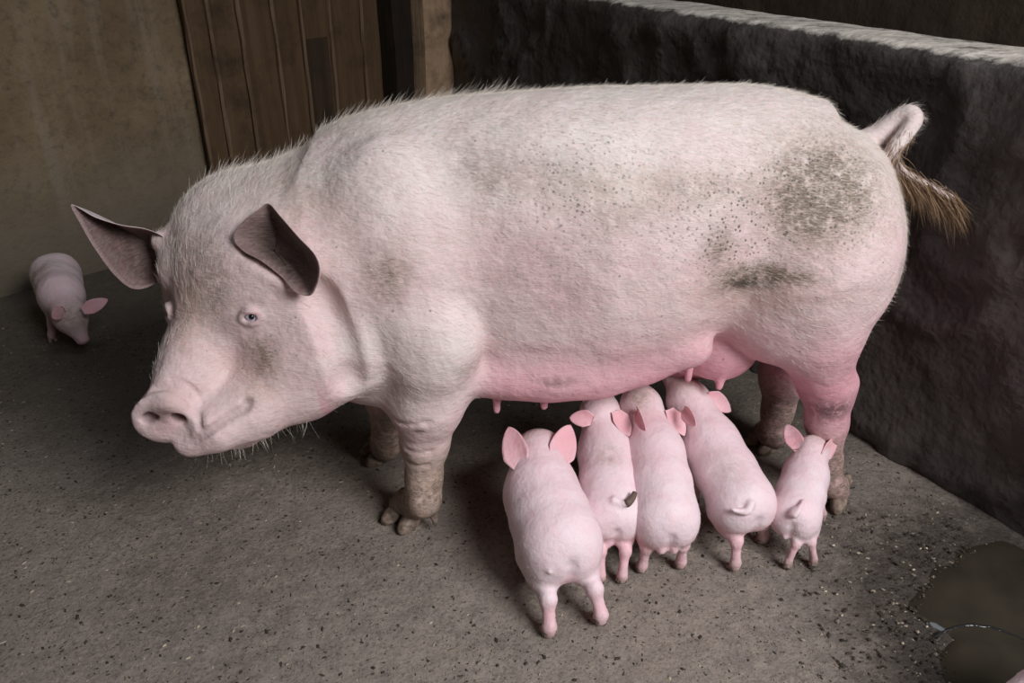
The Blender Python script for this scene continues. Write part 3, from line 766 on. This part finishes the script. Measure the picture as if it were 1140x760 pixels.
# hooves: two claws each and dewclaws
def hoof(root, c, fwd, sc, mat, dew=True, name='hoof', h=.004):
    c = np.array(c, float); fwd = nrm(np.array([fwd[0], fwd[1], 0])); sd = np.array([-fwd[1], fwd[0], 0])
    f = Field(c-np.array([.085, .085, .03])*sc, c+np.array([.085, .085, .085])*sc, h)
    for s_ in (-1, 1):
        f.ell(c+sd*s_*.021*sc+fwd*.012*sc+ez*.018*sc, np.array([.043, .019, .021])*sc, .003*sc, fr2(fwd+sd*s_*.12-ez*.28, sd))
        f.ell(c+sd*s_*.017*sc-fwd*.008*sc+ez*.040*sc, np.array([.028, .019, .026])*sc, .01*sc, fr2(fwd-ez*.4, sd))
        if dew: f.cone(c+sd*s_*.024*sc-fwd*.034*sc+ez*.052*sc, c+sd*s_*.028*sc-fwd*.044*sc+ez*.024*sc, .010*sc, .005*sc, .008*sc)
    sl, g = f.box(f.lo, f.lo+f.h*f.n)
    f.carve(sl, (g[2]-.001)+0*g[0]+0*g[1], .002)
    V, Q = f.mesh(1)
    return make(name, V, Q, mat, root)
fw = (-.75, -.65)
hoof(sow, PZ(455, 577, .0), (-.6, -.75), 1.05, HOOF)
hoof(sow, PZ(427, 508, .0), (-.9, -.4), 1.0, HOOF)
hoof(sow, PZ(923, 556, .0), (-.5, -.8), 1.0, HOOF)
hoof(sow, PZ(855, 496, .0), (-.9, -.4), 1.0, HOOF)
# coat
bw = np.zeros(len(V)); bw[:body_n] = 1
bw *= np.clip((V[:, 2]-.36)/.2, 0, 1)*np.where(VN[:, 2] > .2, 1.6, 1)
bw[np.linalg.norm(V-en, axis=1) < .04] = 0; bw[np.linalg.norm(V-c, axis=1) < .06] = 0; bw[np.linalg.norm(V-sn, axis=1) < .065] = 0
bw *= 1-.8*np.clip(pink, 0, 1)
def flow(P, N):
    d = np.tile(np.array([.95, -.05, -.35]), (len(P), 1))
    wh = np.clip((-.35-P[:, 0])/.15, 0, 1)[:, None]
    d = d*(1-wh)+(-hf*.9+np.array([.3, 0, 0]))[None]*wh
    wl = np.clip((.4-P[:, 2])/.1, 0, 1)[:, None]*np.array([[0, 0, -1.]]); d = d+wl
    d = d-N*(d*N).sum(1)[:, None]; return d/(np.linalg.norm(d, axis=1)[:, None]+1e-9)
r_, f_ = scatter(V, Q, FA, bw, 60000); N_ = VN[Q[f_, 0]]
dd = flow(r_, N_)+N_*rng.uniform(.08, .30, len(r_))[:, None]+rng.normal(0, .12, (len(r_), 3)); dd /= np.linalg.norm(dd, axis=1)[:, None]
hair('coat', r_, dd, rng.uniform(.010, .022, len(r_)), HAIR, sow, .00028, .1)
# crest bristles along neck and back, chin whiskers
bw = np.zeros(len(V)); bw[:body_n] = 1
bw *= np.clip((VN[:, 2]-.75)/.2, 0, 1)*(V[:, 2] > .62)*np.where(V[:, 0] < .05, 1, .35)
r_, f_ = scatter(V, Q, FA, bw, 2600); N_ = VN[Q[f_, 0]]
dd = flow(r_, N_)*.8+N_*rng.uniform(.25, .9, len(r_))[:, None]+rng.normal(0, .15, (len(r_), 3)); dd /= np.linalg.norm(dd, axis=1)[:, None]
hair('bristles', r_, dd, rng.uniform(.010, .034, len(r_))*np.where(r_[:, 0] < .0, 1.15, .55), HAIR, sow, .00042, .05)
bw = np.zeros(len(V)); bw[:body_n] = 1
lo_ = (V-poll)@HF.T; bw *= ((lo_[:, 2] < -.09) & (lo_[:, 0] > .1) & (V[:, 0] < -.36) & (VN[:, 2] < .1))
r_, f_ = scatter(V, Q, FA, bw, 420); N_ = VN[Q[f_, 0]]
dd = N_*.7+np.array([.2, 0, -.6])+rng.normal(0, .25, (len(r_), 3)); dd /= np.linalg.norm(dd, axis=1)[:, None]
hair('whiskers', r_, dd, rng.uniform(.012, .035, len(r_)), HAIR, sow, .0005, .3)
# tail tuft
k = rng.integers(20, 39, 3200); T_ = np.gradient(TL, axis=0); T_ /= np.linalg.norm(T_, axis=1)[:, None]
rt = TL[k]+rng.normal(0, .006, (len(k), 3)); w_ = ((k-20)/19.)[:, None]
dd = T_[k]*.9+rng.normal(0, .20, (len(k), 3))+np.array([.25, 0, -.45])*w_; dd /= np.linalg.norm(dd, axis=1)[:, None]
t_ = hair('tail_tuft', rt, dd, .018+.070*w_[:, 0]*rng.uniform(.5, 1.1, len(k)), HAIRT, sow, .0011, .9, .3); t_['label'] = 'brown muddy tail tuft'

# ================================================================ PIGLETS
def piglet(label, rump, shoulder, head, snout, R, hind, front, ears, tail, male=False, dirt=0., hock=.9, dirtspots=(), lowr=1., tailtip=False, eyes=True, belly=1.03, group=None, kneeb=.0, tailr=.0055, hamk=.30, smooth=2):
    rump, shoulder, head, snout = [np.array(p, float) for p in (rump, shoulder, head, snout)]
    fwd = nrm(shoulder-rump); hz = nrm([fwd[0], fwd[1], 0]); sd = np.array([-hz[1], hz[0], 0]); up = nrm(np.cross(fwd, sd))
    up = up if up[2] > 0 else -up
    allp = np.array([rump, shoulder, head, snout]+[h for h in hind]+[f for f in front]+list(tail))
    lo = allp.min(0)-R*1.6; hi = allp.max(0)+R*1.6; lo[2] = -.008
    f = Field(lo, hi, .0034)
    mid = (rump+shoulder)/2-up*R*.06
    f.chain([rump, mid, shoulder], [R*1.02, R*belly*1.04, R*.95], R*.06)
    for s_ in (-1, 1):
        f.ell(rump+sd*s_*R*.42-up*R*.22-fwd*R*.1, (R*.86, R*.62, R*.92), R*hamk, fr2(fwd, sd))
        f.ell(shoulder+sd*s_*R*.42-up*R*.3, (R*.6, R*.5, R*.8), R*.3, fr2(fwd, sd))
    hd = nrm(snout-head); hsd = nrm(sd-hd*np.dot(sd, hd)); hup = np.cross(hd, hsd); hup = hup if hup[2] > 0 else -hup
    f.chain([shoulder+up*R*.05, head-hd*R*.15], [R*.85, R*.68], R*.4)
    f.ell(head, (R*.78, R*.68, R*.66), R*.3, fr2(hd, hsd))
    for s_ in (-1, 1): f.ell(head+hsd*s_*R*.32-hup*R*.25+hd*R*.1, (R*.5, R*.38, R*.4), R*.25, fr2(hd, hsd))
    f.chain([head+hd*R*.2, snout-hd*R*.12], [R*.55, R*.30], R*.3)
    f.ell(snout, (R*.10, R*.30, R*.26), R*.08, fr2(hd, hsd))
    for s_ in (-1, 1): f.ell(snout+hd*R*.08+hsd*s_*R*.11, (R*.1, R*.05, R*.07), R*.03, fr2(hd, hsd), neg=True)
    for i, h in enumerate(hind):
        h = np.array(h, float); s_ = 1 if np.dot(h-rump, sd) > 0 else -1
        top = rump+sd*s_*R*.5-up*R*.55-fwd*R*.05
        hk = top*.42+np.array([h[0], h[1], h[2]+.03])*.58-hz*R*.30*hock+ez*.012; hk[2] = max(hk[2], .055)
        fl = h+ez*.022-hz*.002
        kn = top*.5+hk*.5+hz*R*.18; f.chain([top, kn, hk], [R*.54, R*.34, R*.215], R*.22)
        f.ell(hk-hz*R*.05, (R*.22, R*.19, R*.27), R*.08)
        f.chain([hk, hk*.4+fl*.6, fl, h+ez*.012], [R*.20, R*.150, R*.185, R*.20], R*.06)
    for i, h in enumerate(front):
        h = np.array(h, float); s_ = 1 if np.dot(h-shoulder, sd) > 0 else -1
        top = shoulder+sd*s_*R*.45-up*R*.6; kn = top*.45+(h+ez*.02)*.55+hz*R*.05
        f.chain([top, kn, h+ez*.022, h+ez*.012], [R*.40, R*.22, R*.165, R*.18], R*.15)
    if male:
        b0 = rump-fwd*R*.86-up*R*.50
        for s_ in (-1, 1): f.ell(b0+sd*s_*R*.17-ez*R*.05, (R*.24, R*.20, R*.26), R*.06, fr2(fwd, sd))
    else:
        f.ell(rump-fwd*R*.90-up*R*.22, (R*.1, R*.13, R*.18), R*.08, fr2(fwd, sd))
    f.cone(rump-fwd*R*1.06+up*R*.15, rump-fwd*R*1.12-up*R*.7, R*.09, R*.05, R*.20, True)
    f.ell(rump-fwd*R*1.08+up*R*.30, (R*.14, R*.12, R*.16), R*.16, fr2(fwd, sd), neg=True)     # cleft
    TT = spline(tail, 14); RR = np.linspace(tailr*1.5, tailr*.6, 14)
    for i in range(13): f.cone(TT[i], TT[i+1], RR[i], RR[i+1], .004)
    V, Q = f.mesh(smooth); nb = len(V)
    parts = [(V, Q)]; inn = np.zeros(nb)
    for e in ears:
        v_, q_, i_, t_ = ear_mesh(**e); parts.append((v_, q_)); inn = np.concatenate([inn, i_])
    V, Q = join(parts); V[:, 2] = np.maximum(V[:, 2], .0008)
    N, A = normals(V, Q); nz = fbm(V, 30, 3)
    hdist = np.linalg.norm(V-(head+shoulder)/2-up*0, axis=1)
    pk = .12+.28*np.exp(-(hdist/(R*.9))**2)
    isear = np.zeros(len(V)); isear[nb:] = 1; pk = np.maximum(pk, .62*isear); pk = np.maximum(pk, .85*isear*inn)
    pk = np.maximum(pk, .55*blob(rump-fwd*R*.85-up*R*.35, R*.35, V_=V)); pk = np.maximum(pk, .6*np.clip((shoulder[2]-R*.9-V[:, 2])/.04, 0, 1))
    pk = np.maximum(pk, .7*blob(snout, R*.3, V_=V))
    dr = dirt*np.clip((.05-V[:, 2])/.04, 0, 1)+.55*blob(head+hup*R*.3+hd*R*.3, R*.6, V_=V)
    md = .5*dirt*np.clip((.028-V[:, 2])/.02, 0, 1)*nz*2
    for c, r, a in dirtspots: dr = dr+a*blob(c, r, V_=V)
    root = empty('piglet', (rump[0], rump[1], 0)); tag(root, label, 'pig', group)
    make('body', V, Q, PIG, root, {'pink': np.clip(pk*(.7+.6*nz), 0, 1), 'dirt': np.clip(dr, 0, 1), 'dusk': 0*pk, 'tan': np.clip(.5*blob(head+hup*R*.3+hd*R*.35, R*.75, V_=V), 0, 1), 'speck': 0*pk, 'mud': np.clip(md, 0, 1)})
    for h, dirf in [(h, hz) for h in hind]+[(h, hz) for h in front]:
        hoof(root, h, dirf, R*6.6*.80, PHOOF, False, h=.0022)
    if eyes:
        for s_ in (-1, 1):
            c = head+hd*R*.36+hsd*s_*R*.47+hup*R*.18
            v_, q_ = sphere(c, R*.10, 12, 8); make('eye', v_, q_, EYED, root)
    if tailtip:
        v_, q_ = tube(TT[6:], RR[6:]*1.35+.0006, 8); make('tail_tip', v_, q_, TAILT, root)['label'] = 'dark tail tip'
    bw = np.ones(len(V)); bw[nb:] = .3
    r_, f_ = scatter(V, Q, A, bw, 2500); N_ = N[Q[f_, 0]]
    dd = -fwd[None]*.9+N_*.25+rng.normal(0, .15, (len(r_), 3)); dd /= np.linalg.norm(dd, axis=1)[:, None]
    hair('coat', r_, dd, rng.uniform(.003, .007, len(r_)), HAIR, root, .00025, .1)
    return root
def E(root, tip, n, w, cup=.3, bend=(0, 0, 0), thick=.0045, **k): return dict(root=root, tip=tip, n=n, width=w, cup=cup, bend=bend, thick=thick, nu=18, nv=11, **k)
GR = 'piglets around the sow'
# 1 leftmost, largest, ears up, one hind foot lifted
piglet('largest piglet, leftmost of the suckling row, ears pricked, one hind foot lifted', PZ(622, 600, .145), PZ(603, 548, .165), PZ(600, 507, .20), PZ(603, 490, .15), .076,
       [PZ(611, 706, 0), PZ(668, 692, .010)], [PZ(590, 600, 0), PZ(635, 596, 0)],
       [E(PZ(581, 521, .222), PZ(563, 477, .262), (-.15, -1, .5), .058, .26, bend=(.06, 0, .05)), E(PZ(618, 517, .222), PZ(638, 475, .262), (.15, -1, .5), .062, .26, bend=(-.06, 0, .05))],
       [PZ(614, 612, .17), PZ(613, 622, .158), PZ(611, 631, .145), PZ(612, 637, .14)], dirt=.4, group=GR)
# 2 curly dark tail
piglet('suckling piglet with curled dark-tipped tail, second from the left in the row', PZ(682, 568, .135), PZ(674, 503, .185), PZ(668, 458, .238), PZ(669, 427, .262), .058,
       [PZ(668, 648, 0), PZ(692, 648, 0)], [PZ(652, 565, 0), PZ(690, 562, 0)],
       [E(PZ(660, 468, .25), PZ(634, 459, .262), (-.1, -1, .6), .040, .35, bend=(0, -.05, -.2)), E(PZ(684, 458, .26), PZ(700, 486, .222), (.55, -.8, .4), .046, .45, bend=(0, -.1, .1))],
       [PZ(683, 557, .185), PZ(690, 560, .18), PZ(698, 560, .185), PZ(704, 554, .19), PZ(707, 548, .195)], male=True, dirt=.4, tailtip=True,
       dirtspots=[(PZ(678, 500, .24), .035, .6)], group=GR)
# 3
piglet('suckling piglet third from the left, dark red ear fold, tail hanging straight', PZ(741, 572, .14), PZ(729, 503, .19), PZ(714, 452, .238), PZ(703, 420, .262), .062,
       [PZ(714, 636, 0), PZ(757, 632, 0)], [PZ(712, 560, 0), PZ(745, 560, 0)],
       [E(PZ(710, 456, .265), PZ(719, 479, .268), (-.8, -.7, .2), .034, .55), E(PZ(744, 456, .25), PZ(762, 485, .215), (.5, -.9, .3), .042, .4)],
       [PZ(741, 556, .19), PZ(741, 566, .18), PZ(740, 576, .165), PZ(738, 582, .155)], male=True, dirt=.4,
       dirtspots=[(PZ(712, 440, .29), .035, .7)], group=GR)
# 4
piglet('suckling piglet leaning diagonally, fourth from the left, tail bent sideways', PZ(826, 556, .140), PZ(792, 494, .185), PZ(767, 445, .238), PZ(743, 416, .262), .062,
       [PZ(817, 634, 0), PZ(848, 604, 0)], [PZ(772, 560, 0), PZ(800, 548, 0)],
       [E(PZ(762, 455, .268), PZ(775, 474, .262), (-.7, -.7, .3), .036, .5), E(PZ(786, 441, .262), PZ(815, 450, .232), (.3, -.9, .4), .044, .4, (0, 0, -.25))],
       [PZ(836, 560, .175), PZ(832, 569, .165), PZ(824, 569, .165), PZ(815, 567, .17)], dirt=.6,
       dirtspots=[(PZ(812, 520, .22), .05, .35)], group=GR)
# 5 small one by the hind leg
piglet('smallest piglet, rightmost of the row beside the sow’s hind leg', PZ(886, 570, .115), PZ(897, 528, .14), PZ(904, 502, .17), PZ(915, 492, .165), .0475,
       [PZ(876, 633, 0), PZ(904, 630, 0)], [PZ(878, 588, 0), PZ(914, 580, 0)],
       [E(PZ(889, 501, .185), PZ(876, 472, .20), (-.2, -1, .5), .040, .28), E(PZ(914, 509, .18), PZ(933, 487, .19), (.3, -1, .3), .040, .28)],
       [PZ(886, 568, .15), PZ(884, 573, .145), PZ(889, 568, .155), PZ(895, 556, .165)], male=True, dirt=.9, group=GR)
# 7 mostly outside the picture
piglet('pale piglet just entering the bottom right corner beside the puddle', PZ(1164, 797, .13), PZ(1194, 773, .15), PZ(1210, 759, .16), PZ(1220, 751, .13), .058,
       [PZ(1156, 857, 0), PZ(1182, 853, 0)], [PZ(1190, 839, 0), PZ(1216, 835, 0)], [],
       [PZ(1164, 801, .18), PZ(1160, 803, .175), PZ(1156, 805, .165), PZ(1155, 805, .16)], dirt=.4, group=None)
# 6 at the back wall facing the viewer
piglet('dim piglet sniffing the floor by the back wall, left of the sow', PZ(62, 305, .16), PZ(68, 328, .15), PZ(78, 352, .115), PZ(93, 380, .04), .066,
       [PZ(52, 345, 0), PZ(78, 346, 0)], [PZ(59, 379, 0), PZ(94, 372, 0)],
       [E(PZ(72, 344, .165), PZ(58, 354, .14), (-.3, -1, .3), .044, .4), E(PZ(92, 346, .15), PZ(120, 333, .17), (.2, -1, .3), .044, .35)],
       [PZ(60, 296, .2), PZ(58, 290, .205), PZ(56, 287, .205), PZ(55, 287, .2)], dirt=.6, group=GR, hamk=.5, smooth=14, dirtspots=[(PZ(52, 310, .18), .05, .9), (PZ(80, 345, .15), .04, .6)])
